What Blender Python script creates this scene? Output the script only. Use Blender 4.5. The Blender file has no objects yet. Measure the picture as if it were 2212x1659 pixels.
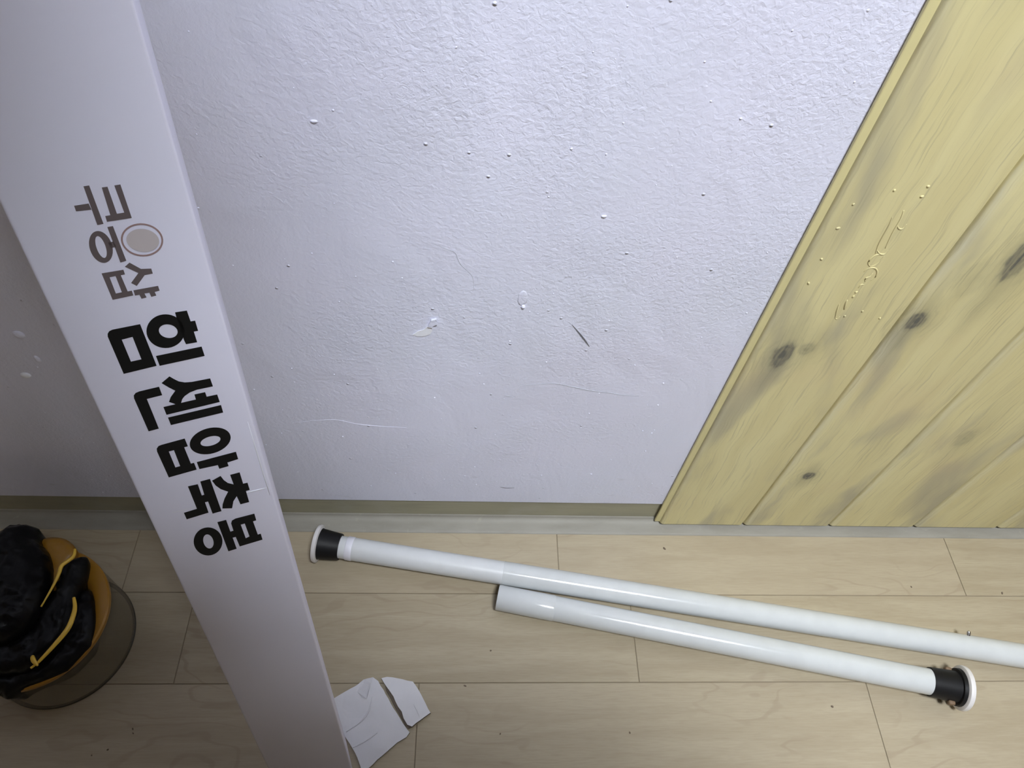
import bpy, bmesh, math, random
from mathutils import Vector, Matrix, noise
from mathutils.geometry import delaunay_2d_cdt

scene = bpy.context.scene
col = scene.collection

# ------------------------------------------------------------------ camera
cam_data = bpy.data.cameras.new('camera')
cam = bpy.data.objects.new('camera', cam_data)
col.objects.link(cam)
cam_data.sensor_fit = 'HORIZONTAL'
cam_data.sensor_width = 36.0
cam_data.lens = 1549.55 / 2212.0 * 36.0
cam_data.clip_start = 0.02
# rows: image right, image down, view direction, in world axes (x along wall, y into wall, z up)
R0 = (0.99760461, -0.01899560, 0.06651505)
R1 = (0.02359247, -0.81053088, -0.58528977)
R2 = (0.06502642, 0.58549313, -0.80809135)
cam.matrix_world = Matrix(((R0[0], -R1[0], -R2[0], 0.0),
                           (R0[1], -R1[1], -R2[1], -0.46992),
                           (R0[2], -R1[2], -R2[2], 1.0),
                           (0, 0, 0, 1)))
scene.camera = cam

# ------------------------------------------------------------------ world and exposure
world = bpy.data.worlds.new('world')
scene.world = world
world.use_nodes = True
world.node_tree.nodes['Background'].inputs[0].default_value = (0.9, 0.95, 1.0, 1)
world.node_tree.nodes['Background'].inputs[1].default_value = 0.0
scene.view_settings.view_transform = 'Standard'
scene.view_settings.look = 'None'
scene.view_settings.gamma = 1.0
scene.view_settings.use_curve_mapping = False
scene.view_settings.exposure = 0.0
LAMP_STRENGTH = 152.0
LAMP_COLOR = (0.90, 0.945, 1.0)
LAMP_POS = (0.38, -0.99, 2.46)
LAMP_SIZE = 0.39
PERSON_X, PERSON_Y, PERSON_Z, PERSON_LEAN = -0.016, 0.005, -0.004, 5.0

# ------------------------------------------------------------------ helpers
def mesh_obj(name, bm, mat=None, parent=None, smooth=False, loc=None):
    me = bpy.data.meshes.new(name)
    bm.normal_update()
    bm.to_mesh(me)
    bm.free()
    if smooth:
        for p in me.polygons:
            p.use_smooth = True
    o = bpy.data.objects.new(name, me)
    col.objects.link(o)
    if mat:
        me.materials.append(mat)
    if parent:
        o.parent = parent
    if loc:
        o.location = loc
    return o

def empty(name, loc=(0, 0, 0)):
    o = bpy.data.objects.new(name, None)
    o.empty_display_size = 0.05
    o.location = loc
    col.objects.link(o)
    return o

def tag(o, label=None, cat=None, group=None, kind=None):
    if label: o['label'] = label
    if cat: o['category'] = cat
    if group: o['group'] = group
    if kind: o['kind'] = kind
    return o

def box_bm(x0, x1, y0, y1, z0, z1, bevel=0.0, seg=2):
    bm = bmesh.new()
    vs = [bm.verts.new((x, y, z)) for x in (x0, x1) for y in (y0, y1) for z in (z0, z1)]
    for f in ((0, 1, 3, 2), (4, 6, 7, 5), (0, 4, 5, 1), (2, 3, 7, 6), (0, 2, 6, 4), (1, 5, 7, 3)):
        bm.faces.new([vs[i] for i in f])
    bmesh.ops.recalc_face_normals(bm, faces=bm.faces)
    if bevel > 0:
        bmesh.ops.bevel(bm, geom=list(bm.edges), offset=bevel, segments=seg, affect='EDGES', profile=0.5)
    return bm

def lathe_bm(profile, p, d, n=48, cap0=True, cap1=True):
    """profile: list of (s, r) along direction d from point p"""
    d = Vector(d).normalized()
    a = d.cross(Vector((0, 0, 1)))
    a = a.normalized() if a.length > 1e-4 else Vector((1, 0, 0))
    b = d.cross(a)
    bm = bmesh.new()
    rings = []
    for s, r in profile:
        rings.append([bm.verts.new(Vector(p) + d * s + (a * math.cos(2 * math.pi * k / n) + b * math.sin(2 * math.pi * k / n)) * r) for k in range(n)])
    for i in range(len(rings) - 1):
        for k in range(n):
            bm.faces.new((rings[i][k], rings[i][(k + 1) % n], rings[i + 1][(k + 1) % n], rings[i + 1][k]))
    if cap0: bm.faces.new(rings[0])
    if cap1: bm.faces.new(list(reversed(rings[-1])))
    bmesh.ops.recalc_face_normals(bm, faces=bm.faces)
    return bm

def shade_auto(o, angle=35):
    me = o.data
    for p in me.polygons:
        p.use_smooth = True
    bm = bmesh.new(); bm.from_mesh(me)
    for e in bm.edges:
        if len(e.link_faces) == 2 and e.calc_face_angle(0) > math.radians(angle):
            e.smooth = False
    bm.to_mesh(me); bm.free()
    return o

def tube_bm(points, radii, n=10):
    bm = bmesh.new(); rings = []
    pts = [Vector(q) for q in points]
    for i, q in enumerate(pts):
        t = (pts[min(i + 1, len(pts) - 1)] - pts[max(i - 1, 0)]).normalized()
        a = t.cross(Vector((0, 0, 1)))
        a = a.normalized() if a.length > 1e-4 else Vector((1, 0, 0))
        b = t.cross(a)
        rings.append([bm.verts.new(q + (a * math.cos(2 * math.pi * k / n) + b * math.sin(2 * math.pi * k / n)) * radii[i]) for k in range(n)])
    for i in range(len(rings) - 1):
        for k in range(n):
            bm.faces.new((rings[i][k], rings[i][(k + 1) % n], rings[i + 1][(k + 1) % n], rings[i + 1][k]))
    bm.faces.new(rings[0]); bm.faces.new(list(reversed(rings[-1])))
    bmesh.ops.recalc_face_normals(bm, faces=bm.faces)
    return bm

def smooth_path(pts, n=6):
    """Catmull-Rom through pts"""
    out = []
    P = [Vector(p) for p in pts]
    for i in range(len(P) - 1):
        p0 = P[max(i - 1, 0)]; p1 = P[i]; p2 = P[i + 1]; p3 = P[min(i + 2, len(P) - 1)]
        for k in range(n):
            t = k / n
            out.append(0.5 * ((2 * p1) + (p2 - p0) * t + (2 * p0 - 5 * p1 + 4 * p2 - p3) * t * t + (3 * p1 - p0 - 3 * p2 + p3) * t ** 3))
    out.append(P[-1])
    return out

# ------------------------------------------------------------------ material helper
class NT:
    def __init__(self, name):
        self.m = bpy.data.materials.new(name)
        self.m.use_nodes = True
        self.t = self.m.node_tree
        self.b = self.t.nodes['Principled BSDF']
    def n(self, typ, **kw):
        nd = self.t.nodes.new(typ)
        for k, v in kw.items():
            setattr(nd, k, v)
        return nd
    def set(self, sock, v):
        if isinstance(v, bpy.types.NodeSocket):
            self.t.links.new(v, sock)
        elif v is not None:
            if hasattr(sock.default_value, '__len__') and not hasattr(v, '__len__'):
                v = [v] * len(sock.default_value)
            if hasattr(v, '__len__') and len(v) == 3 and len(sock.default_value) == 4:
                v = (*v, 1)
            sock.default_value = v
    def math(self, op, a, b=None, c=None, clamp=False):
        nd = self.n('ShaderNodeMath', operation=op, use_clamp=clamp)
        self.set(nd.inputs[0], a); self.set(nd.inputs[1], b); self.set(nd.inputs[2], c)
        return nd.outputs[0]
    def vmath(self, op, a, b=None):
        nd = self.n('ShaderNodeVectorMath', operation=op)
        self.set(nd.inputs[0], a); self.set(nd.inputs[1], b)
        return nd.outputs['Value'] if op in ('LENGTH', 'DISTANCE', 'DOT_PRODUCT') else nd.outputs[0]
    def pos(self):
        return self.n('ShaderNodeNewGeometry').outputs['Position']
    def sep(self, v):
        nd = self.n('ShaderNodeSeparateXYZ'); self.set(nd.inputs[0], v); return nd.outputs
    def comb(self, x, y, z):
        nd = self.n('ShaderNodeCombineXYZ')
        for i, q in enumerate((x, y, z)): self.set(nd.inputs[i], q)
        return nd.outputs[0]
    def noise(self, vec, scale, detail=3, rough=0.5, dist=0.0):
        nd = self.n('ShaderNodeTexNoise')
        self.set(nd.inputs['Vector'], vec); self.set(nd.inputs['Scale'], scale)
        self.set(nd.inputs['Detail'], detail); self.set(nd.inputs['Roughness'], rough); self.set(nd.inputs['Distortion'], dist)
        return nd.outputs[0]
    def voronoi(self, vec, scale, feature='F1', rnd=1.0):
        nd = self.n('ShaderNodeTexVoronoi', feature=feature)
        self.set(nd.inputs['Vector'], vec); self.set(nd.inputs['Scale'], scale); self.set(nd.inputs['Randomness'], rnd)
        return nd.outputs
    def ramp(self, v, lo, hi, a=0.0, b=1.0):
        nd = self.n('ShaderNodeMapRange', interpolation_type='SMOOTHSTEP')
        self.set(nd.inputs[0], v)
        for i, q in enumerate((lo, hi, a, b)): self.set(nd.inputs[i + 1], q)
        return nd.outputs[0]
    def mix(self, f, a, b, blend='MIX'):
        nd = self.n('ShaderNodeMix', data_type='RGBA', blend_type=blend)
        self.set(nd.inputs[0], f); self.set(nd.inputs[6], a); self.set(nd.inputs[7], b)
        return nd.outputs[2]
    def bump(self, h, strength=0.3, dist=0.001, normal=None):
        nd = self.n('ShaderNodeBump')
        self.set(nd.inputs['Height'], h); self.set(nd.inputs['Strength'], strength); self.set(nd.inputs['Distance'], dist)
        if normal is not None: self.set(nd.inputs['Normal'], normal)
        return nd.outputs[0]
    def out(self, color=None, rough=None, normal=None, **kw):
        if color is not None: self.set(self.b.inputs['Base Color'], color)
        if rough is not None: self.set(self.b.inputs['Roughness'], rough)
        if normal is not None: self.set(self.b.inputs['Normal'], normal)
        for k, v in kw.items(): self.set(self.b.inputs[k.replace('_', ' ')], v)
        return self.m

def plain(name, color, rough=0.5, bump=None, **kw):
    t = NT(name)
    p = t.pos()
    var = t.noise(p, 40, 3)
    c = t.mix(t.ramp(var, 0.3, 0.7, 0.0, 0.25), color, tuple(q * 0.82 for q in color))
    nrm = None
    if bump:
        nrm = t.bump(t.noise(p, bump[0], 3), bump[1], 0.0006)
    return t.out(c, rough, nrm, **kw)
# ------------------------------------------------------------------ materials
def mat_wall():
    t = NT('painted_plaster'); p = t.pos()
    tone = t.noise(p, 3.2, 3, 0.6)
    c = t.mix(t.ramp(tone, 0.35, 0.65), (0.755, 0.775, 0.92), (0.785, 0.79, 0.945))
    tone2 = t.noise(t.vmath('MULTIPLY', p, (1.0, 1.0, 0.6)), 9, 4, 0.6)
    c = t.mix(t.ramp(tone2, 0.5, 0.75, 0.0, 0.35), c, (0.735, 0.76, 0.865))
    # scuffs and dust, more of them close to the skirting
    z = t.sep(p)[2]
    low = t.ramp(z, 0.02, 0.30, 1.0, 0.0)
    dirt = t.ramp(t.noise(t.vmath('MULTIPLY', p, (1.0, 1.0, 2.5)), 26, 5, 0.65), 0.60, 0.74)
    c = t.mix(t.math('MULTIPLY', t.math('MULTIPLY', dirt, low), 0.35), c, (0.36, 0.36, 0.37))
    # relief: orange peel of the roller, brush sag, scattered grit
    peel = t.noise(p, 230, 3, 0.6, 0.4)
    peel2 = t.noise(t.vmath('MULTIPLY', p, (1.6, 1.0, 1.0)), 115, 3, 0.55, 0.6)
    sag = t.noise(t.vmath('MULTIPLY', p, (1.7, 1.0, 0.7)), 9, 3, 0.5, 0.6)
    patch = t.ramp(t.noise(p, 5, 2), 0.35, 0.65, 0.45, 0.8)
    vo = t.voronoi(p, 62)
    grit = t.ramp(vo['Distance'], 0.0, 0.12, 1.0, 0.0)
    keep = t.math('GREATER_THAN', t.sep(vo['Color'])[0], 0.80)
    h = t.math('MULTIPLY', t.math('ADD', t.math('MULTIPLY', peel, 1.1), t.math('MULTIPLY', peel2, 0.55)), patch)
    h = t.math('ADD', h, t.math('MULTIPLY', sag, 3.2))
    h = t.math('ADD', h, t.math('MULTIPLY', t.math('MULTIPLY', grit, keep), 1.6))
    return t.out(c, 0.62, t.bump(h, 0.68, 0.0017))

def mat_floor():
    t = NT('printed_oak_vinyl'); p = t.pos()
    rnd = t.n('ShaderNodeObjectInfo').outputs['Random']
    off = t.math('MULTIPLY', rnd, 37.0)
    x, y, z = t.sep(p)
    q = t.comb(t.math('ADD', x, off), t.math('ADD', y, off), 0.0)
    qs = t.vmath('MULTIPLY', q, (1.0, 9.0, 1.0))
    big = t.noise(qs, 5.0, 4, 0.55, 0.6)
    fine = t.noise(t.vmath('MULTIPLY', q, (1.0, 14.0, 1.0)), 42, 4, 0.6)
    # cathedral lines
    warp = t.noise(t.vmath('MULTIPLY', q, (1.0, 3.0, 1.0)), 3.6, 3, 0.5, 0.3)
    line = t.math('SINE', t.math('MULTIPLY', t.math('ADD', t.math('MULTIPLY', warp, 1.0), t.math('MULTIPLY', y, 2.2)), 58.0))
    line = t.ramp(line, 0.78, 1.0)
    linemask = t.ramp(t.noise(q, 4.3, 2), 0.48, 0.62)
    c = t.mix(t.ramp(big, 0.3, 0.7), (0.445, 0.385, 0.275), (0.385, 0.325, 0.225))
    c = t.mix(t.ramp(fine, 0.35, 0.75, 0.0, 0.34), c, (0.30, 0.243, 0.16))
    c = t.mix(t.math('MULTIPLY', t.math('MULTIPLY', line, linemask), 0.32), c, (0.27, 0.205, 0.14))
    c = t.mix(t.ramp(rnd, 0.0, 1.0, 0.0, 0.22), c, (0.46, 0.385, 0.285))
    return t.out(c, 0.42, t.bump(fine, 0.12, 0.0006), Specular_IOR_Level=0.35)

KNOTS = [  # x, z, half width, half height, strength
    (0.331, 0.425, 0.0105, 0.021, 1.0), (0.352, 0.437, 0.012, 0.012, 0.55), (0.446, 0.487, 0.010, 0.014, 1.0),
    (0.467, 0.167, 0.0085, 0.011, 1.0), (0.497, 0.575, 0.013, 0.030, 0.9), (0.628, 0.270, 0.012, 0.024, 0.45),
    (0.470, 0.548, 0.020, 0.030, 0.25), (0.92, 0.40, 0.011, 0.020, 1.0), (0.76, 0.55, 0.010, 0.018, 0.9), (1.10, 0.22, 0.011, 0.018, 0.9)]

def mat_panel():
    t = NT('printed_pine_foam'); p = t.pos()
    x, y, z = t.sep(p)
    wob = t.noise(p, 16, 3, 0.5)
    wob_c = t.math('SUBTRACT', wob, 0.5)
    xx = t.math('ADD', x, t.math('MULTIPLY', wob_c, 0.012))
    plank = t.math('FLOOR', t.math('DIVIDE', t.math('SUBTRACT', x, 0.2925), 0.1358))
    shift = t.math('MULTIPLY', plank, 3.7)
    q = t.comb(xx, 0.0, t.math('ADD', z, shift))
    streak = t.noise(t.vmath('MULTIPLY', q, (11.0, 1.0, 1.0)), 2.6, 4, 0.55, 0.5)
    patch = t.noise(t.vmath('MULTIPLY', q, (5.0, 1.0, 1.4)), 3.0, 3, 0.5, 0.4)
    fine = t.noise(t.vmath('MULTIPLY', q, (38.0, 1.0, 1.0)), 9, 4, 0.65)
    c = t.mix(t.ramp(streak, 0.35, 0.65), (0.74, 0.67, 0.37), (0.68, 0.605, 0.32))
    c = t.mix(t.ramp(patch, 0.48, 0.70, 0.0, 0.85), c, (0.44, 0.405, 0.28))
    c = t.mix(t.ramp(t.noise(q, 7, 2), 0.55, 0.75, 0.0, 0.25), c, (0.66, 0.52, 0.31))
    c = t.mix(t.ramp(fine, 0.50, 0.74, 0.0, 0.55), c, (0.36, 0.32, 0.20))
    # worn pale print on the rounded left edge of every board
    fx = t.math('FRACT', t.math('DIVIDE', t.math('SUBTRACT', x, 0.2925), 0.1358))
    edge = t.ramp(fx, 0.04, 0.12, 1.0, 0.0)
    edge = t.math('MULTIPLY', edge, t.ramp(fine, 0.3, 0.6, 0.65, 0.15))
    c = t.mix(edge, c, (0.72, 0.69, 0.53))
    tot = None
    knot_noise = t.noise(t.vmath('MULTIPLY', p, (1.4, 1.0, 0.7)), 70, 3, 0.6)
    for kx, kz, rx, rz, st in KNOTS:
        dx = t.math('DIVIDE', t.math('SUBTRACT', xx, kx), rx)
        dz = t.math('DIVIDE', t.math('ADD', t.math('SUBTRACT', z, kz), t.math('MULTIPLY', wob_c, 0.012)), rz)
        d = t.math('SQRT', t.math('ADD', t.math('MULTIPLY', dx, dx), t.math('MULTIPLY', dz, dz)))
        d = t.math('ADD', d, t.math('MULTIPLY', t.math('SUBTRACT', knot_noise, 0.5), 1.1))
        core = t.math('MULTIPLY', t.ramp(d, 0.30, 1.35, 1.0, 0.0), t.math('ADD', t.math('MULTIPLY', t.math('SINE', t.math('MULTIPLY', d, 11.0)), 0.16), 0.80))
        ringw = t.math('MULTIPLY', t.math('ADD', t.math('MULTIPLY', t.math('SINE', t.math('ADD', t.math('MULTIPLY', d, 7.0), t.math('MULTIPLY', streak, 5.0))), 0.5), 0.5), t.ramp(d, 1.0, 3.6, 0.34, 0.0))
        halo = t.ramp(t.math('ADD', d, t.math('MULTIPLY', t.math('ABSOLUTE', dx), 0.8)), 0.9, 5.0, 0.36, 0.0)
        k = t.math('MULTIPLY', t.math('ADD', t.math('MULTIPLY', t.math('MULTIPLY', core, t.ramp(fine, 0.25, 0.60, 0.75, 1.0)), 0.92), t.math('MAXIMUM', ringw, halo)), st)
        tot = k if tot is None else t.math('MAXIMUM', tot, k)
    tot = t.math('MULTIPLY', tot, t.ramp(fine, 0.2, 0.7, 0.75, 1.0))
    c = t.mix(t.math('MINIMUM', tot, 1.0), c, (0.125, 0.122, 0.105))
    h = t.math('ADD', fine, t.math('MULTIPLY', streak, 0.8))
    return t.out(c, 0.5, t.bump(h, 0.22, 0.0009), Specular_IOR_Level=0.35)

def mat_box():
    t = NT('white_carton'); p = t.pos()
    flute = t.math('SINE', t.math('MULTIPLY', t.vmath('DOT_PRODUCT', p, (-0.02728, 0.22446, 0.97411)), 1150.0))
    n1 = t.noise(p, 18, 3)
    c = t.mix(t.ramp(n1, 0.3, 0.7, 0, 0.5), (0.685, 0.685, 0.83), (0.715, 0.71, 0.85))
    h = t.math('ADD', t.math('MULTIPLY', flute, 0.12), t.noise(p, 120, 3))
    return t.out(c, 0.6, t.bump(h, 0.12, 0.0006))

def mat_skirt():
    t = NT('olive_skirting_vinyl'); p = t.pos()
    x, y, z = t.sep(p)
    n1 = t.noise(t.vmath('MULTIPLY', p, (1.0, 6.0, 6.0)), 9, 4, 0.6)
    c = t.mix(t.ramp(n1, 0.3, 0.7), (0.36, 0.34, 0.24), (0.31, 0.295, 0.21))
    dust = t.noise(t.vmath('MULTIPLY', p, (1.0, 3.0, 1.0)), 22, 4, 0.65)
    return t.out(t.mix(t.ramp(dust, 0.5, 0.75, 0.0, 0.4), c, (0.40, 0.39, 0.33)), 0.5)

def mat_flange():
    t = NT('dusty_grey_cove'); p = t.pos()
    n1 = t.noise(t.vmath('MULTIPLY', p, (1.0, 4.0, 4.0)), 12, 5, 0.65)
    c = t.mix(t.ramp(n1, 0.3, 0.7), (0.272, 0.258, 0.222), (0.322, 0.308, 0.27))
    d = t.noise(p, 60, 4, 0.7)
    return t.out(t.mix(t.ramp(d, 0.6, 0.75, 0.0, 0.6), c, (0.38, 0.36, 0.30)), 0.6)

M = {}
M['wall'] = mat_wall(); M['floor'] = mat_floor(); M['panel'] = mat_panel(); M['box'] = mat_box()
M['skirt'] = mat_skirt(); M['flange'] = mat_flange()
M['ceiling'] = plain('ceiling_paint', (0.36, 0.335, 0.295), 0.8)
M['room'] = plain('room_wallpaper', (0.15, 0.108, 0.062), 0.8)
M['seam'] = plain('floor_seam', (0.27, 0.22, 0.15), 0.8)
M['foam'] = plain('yellow_foam_back', (0.70, 0.63, 0.33), 0.55)
M['print_black'] = plain('black_print', (0.006, 0.006, 0.0065), 0.6, Specular_IOR_Level=0.2)
M['print_grey'] = plain('grey_brown_print', (0.115, 0.092, 0.098), 0.6)
M['print_pink'] = plain('dusty_rose_print', (0.30, 0.20, 0.20), 0.6)
M['print_pale'] = plain('pale_taupe_print', (0.50, 0.455, 0.475), 0.6)
M['crease'] = plain('carton_crease', (0.74, 0.75, 0.84), 0.6)
M['tube'] = plain('white_lacquered_steel', (0.70, 0.72, 0.735), 0.34, (500, 0.05), Specular_IOR_Level=0.5)
M['tube_gloss'] = plain('white_glossy_lacquer', (0.645, 0.67, 0.68), 0.16, (900, 0.06), Specular_IOR_Level=0.55)
M['plastic_white'] = plain('white_plastic', (0.78, 0.76, 0.76), 0.4)
M['plastic_collar'] = plain('bright_white_plastic', (0.82, 0.82, 0.90), 0.4)
M['rubber'] = plain('black_rubber', (0.008, 0.008, 0.009), 0.5, Specular_IOR_Level=0.25)
M['dark_hole'] = plain('tube_inside', (0.10, 0.095, 0.09), 0.7)
M['brown'] = plain('brown_rubber', (0.18, 0.118, 0.07), 0.6)
M['steel'] = plain('polished_steel', (0.62, 0.63, 0.65), 0.18, Metallic=1.0)
M['scrap'] = plain('white_torn_card', (0.72, 0.72, 0.76), 0.7, (90, 0.15))
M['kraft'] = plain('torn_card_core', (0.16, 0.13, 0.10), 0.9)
M['chip'] = plain('bare_filler', (0.88, 0.90, 0.97), 0.6, (150, 1.0))
M['scratch'] = plain('scratch_dirt', (0.17, 0.17, 0.19), 0.8)
M['crack'] = plain('hairline_crack', (0.42, 0.43, 0.48), 0.8)
M['crumb'] = plain('floor_crumb', (0.16, 0.12, 0.085), 0.8)
M['bag'] = plain('black_film', (0.0055, 0.0055, 0.0065), 0.28, (160, 0.6), Specular_IOR_Level=0.16)
M['gold'] = plain('gold_trim', (0.86, 0.56, 0.07), 0.3)

def mat_clear(name, color, alpha, rough):
    t = NT(name)
    t.out(color, rough, None, Alpha=alpha)
    return t.m
M['clear_grey'] = mat_clear('smoky_clear_plastic', (0.27, 0.235, 0.16), 0.30, 0.2)
M['dark_clear'] = mat_clear('smoky_plastic_edge', (0.05, 0.047, 0.04), 0.55, 0.25)
M['amber'] = plain('amber_plastic', (0.36, 0.175, 0.018), 0.3)

# ------------------------------------------------------------------ room shell
XL, XR, YB, ZC = -1.7, 2.3, -3.0, 2.50
wall = mesh_obj('wall_back', box_bm(XL, XR, 0.0, 0.12, 0.0585, ZC, 0.0015, 2), M['wall'])
tag(wall, 'white lavender painted plaster wall with small bumps and chips', kind='structure')
for nm, bm in (('wall_left', box_bm(XL - 0.1, XL, YB, 0.12, 0, ZC)), ('wall_right', box_bm(XR, XR + 0.1, YB, 0.12, 0, ZC)),
               ('wall_front', box_bm(XL - 0.1, XR + 0.1, YB - 0.1, YB, 0, ZC))):
    tag(mesh_obj(nm, bm, M['room']), kind='structure')
tag(mesh_obj('ceiling', box_bm(XL - 0.1, XR + 0.1, YB - 0.1, 0.12, ZC, ZC + 0.1), M['ceiling']), kind='structure')
floor = mesh_obj('floor', box_bm(XL, XR, YB, 0.12, -0.05, -0.0012), M['seam'])
tag(floor, 'pale oak plank vinyl floor', kind='structure')

# floor boards, one object each
PW, PL, GAP = 0.1200, 0.6075, 0.0010
joints = {0: 0.1425, 1: 0.2423, 2: -0.0514, 3: 0.36, 4: 0.05, 5: 0.22}
plank_mesh = None
for row in range(0, 25):
    y1 = 0.0057 - PW * row
    y0 = max(y1 - PW, YB)
    if y1 - y0 < 0.02: continue
    j = joints.get(row, (row * 0.217) % PL)
    xs = j - PL * 6
    while xs < XR:
        a, b = max(xs, XL), min(xs + PL, XR)
        if b - a > 0.03:
            full = abs((b - a) - PL) < 1e-6 and abs((y1 - y0) - PW) < 1e-6
            cx, cy = (a + b) / 2, (y0 + y1) / 2
            hx, hy = (b - a - GAP) / 2, (y1 - y0 - GAP) / 2
            if full and plank_mesh:
                o = bpy.data.objects.new('plank', plank_mesh); col.objects.link(o)
                o.parent = floor; o.location = (cx, cy, 0)
            else:
                o = mesh_obj('plank', box_bm(-hx, hx, -hy, hy, -0.0012, 0.0, 0.0004, 1), M['floor'], floor, loc=(cx, cy, 0))
                if full: plank_mesh = o.data
        xs += PL

# skirting: recessed olive face, grey cove running out over the floor
def extrude_profile(prof, x0, x1, nseg=1):
    bm = bmesh.new(); rows = []
    for k in range(nseg + 1):
        x = x0 + (x1 - x0) * k / nseg
        rows.append([bm.verts.new((x, y, z)) for y, z in prof])
    for k in range(nseg):
        for i in range(len(prof)):
            i2 = (i + 1) % len(prof)
            bm.faces.new((rows[k][i], rows[k + 1][i], rows[k + 1][i2], rows[k][i2]))
    bm.faces.new(rows[0]); bm.faces.new(list(reversed(rows[-1])))
    bmesh.ops.recalc_face_normals(bm, faces=bm.faces)
    return bm
base = empty('baseboard_back', (0, 0, 0)); tag(base, 'olive skirting strip with a grey cove at the floor', kind='structure')
prof = [(0.10, 0.0), (0.0035, 0.0), (0.0035, 0.0575), (0.0050, 0.0585), (0.10, 0.0585)]
mesh_obj('skirting_face', extrude_profile(prof, XL, XR), M['skirt'], base)
cove = [(0.0034, 0.0002), (0.0034, 0.0105)]
for k in range(0, 9):
    a = math.pi / 2 * k / 8
    cove.append((0.0018 - 0.0110 * (1 - math.cos(a)), 0.0090 - 0.0068 * math.sin(a)))
cove += [(-0.0190, 0.0018), (-0.0225, 0.0008), (-0.0228, 0.0002)]
shade_auto(mesh_obj('cove', extrude_profile(cove, XL, XR), M['flange'], base), 50)

# wall marks -----------------------------------------------------------------
def flat_patch(name, pts_xz, mat, parent, proud=0.0006, seed=0):
    bm = bmesh.new()
    f = bm.faces.new([bm.verts.new((x, -0.0002, z)) for x, z in pts_xz])
    r = bmesh.ops.extrude_face_region(bm, geom=[f])
    for v in r['geom']:
        if isinstance(v, bmesh.types.BMVert): v.co.y -= proud
    bmesh.ops.recalc_face_normals(bm, faces=bm.faces)
    return mesh_obj(name, bm, mat, parent)
flat_patch('paint_chip', [(-0.0545, 0.4335), (-0.0490, 0.4390), (-0.0430, 0.4420), (-0.0390, 0.4475), (-0.0350, 0.4460), (-0.0345, 0.4400), (-0.0370, 0.4350), (-0.0430, 0.4315), (-0.0500, 0.4310)], M['chip'], wall)
flat_patch('paint_flake', [(-0.0390, 0.4480), (-0.0350, 0.4580), (-0.0300, 0.4600), (-0.0290, 0.4520), (-0.0330, 0.4500), (-0.0340, 0.4465)], M['wall'], wall, 0.0022)
flat_patch('scratch', [(0.1055, 0.4560), (0.1063, 0.4555), (0.1180, 0.4400), (0.1245, 0.4300), (0.1290, 0.4215), (0.1278, 0.4225), (0.1205, 0.4330), (0.1165, 0.4390)], M['scratch'], wall, 0.0002)
def wall_line(name, pts, r, mat):
    path = smooth_path([(x, -0.0001, z) for x, z in pts], 5)
    n = len(path)
    return mesh_obj(name, tube_bm(path, [r * (0.35 + 0.65 * math.sin(math.pi * i / (n - 1))) for i in range(n)], 6), mat, wall)
wall_line('crack', [(0.062, 0.349), (0.085, 0.3525), (0.101, 0.3545), (0.120, 0.3490), (0.145, 0.3420), (0.165, 0.3390), (0.181, 0.3350), (0.20, 0.334)], 0.0005, M['crack'])
wall_line('crack', [(0.044, 0.329), (0.050, 0.328), (0.056, 0.3255)], 0.0004, M['crack'])
wall_line('crack', [(-0.205, 0.262), (-0.17, 0.269), (-0.15, 0.270), (-0.128, 0.262), (-0.10, 0.258), (-0.07, 0.256)], 0.00025, M['wall'])
wall_line('crack', [(-0.033, 0.56), (-0.02, 0.553), (-0.012, 0.549), (-0.007, 0.535), (0.004, 0.52), (0.006, 0.50)], 0.0002, M['crack'])
wall_line('scuff', [(0.052, 0.106), (0.060, 0.1035), (0.072, 0.1040)], 0.0006, M['scratch'])
def wall_bump(name, x, z, rx, rz, h, mat):
    bm = bmesh.new()
    bmesh.ops.create_icosphere(bm, subdivisions=2, radius=1.0)
    for v in bm.verts:
        v.co = Vector((x + v.co.x * rx, v.co.y * h, z + v.co.z * rz))
    return mesh_obj(name, bm, mat, wall, True)
wall_bump('paint_blob', 0.0545, 0.4805, 0.0022, 0.0028, 0.0022, M['wall'])
wall_bump('paint_blob', 0.0530, 0.4920, 0.0050, 0.0110, 0.0003, M['wall'])
wall_bump('paint_blob', -0.116, 0.676, 0.0028, 0.0014, 0.0014, M['wall'])
wall_bump('paint_blob', 0.114, 0.597, 0.0026, 0.0014, 0.0014, M['wall'])
wall_bump('paint_blob', -0.472, 0.347, 0.0055, 0.0045, 0.003, M['chip'])
wall_bump('paint_blob', -0.447, 0.376, 0.0030, 0.0060, 0.002, M['wall'])
wall_bump('paint_blob', -0.447, 0.416, 0.0060, 0.0060, 0.003, M['wall'])
rng = random.Random(4)
bm = bmesh.new()
for k in range(240):
    x, z, r = rng.uniform(-0.55, 0.42), rng.uniform(0.07, 0.86), rng.uniform(0.0004, 0.0011)
    ret = bmesh.ops.create_icosphere(bm, subdivisions=1, radius=1.0)
    for v in ret['verts']:
        v.co = Vector((x + v.co.x * r * rng.uniform(0.8, 1.5), v.co.y * r * 0.9, z + v.co.z * r))
tag(mesh_obj('paint_grit', bm, M['wall'], wall, True), kind='stuff')

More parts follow.
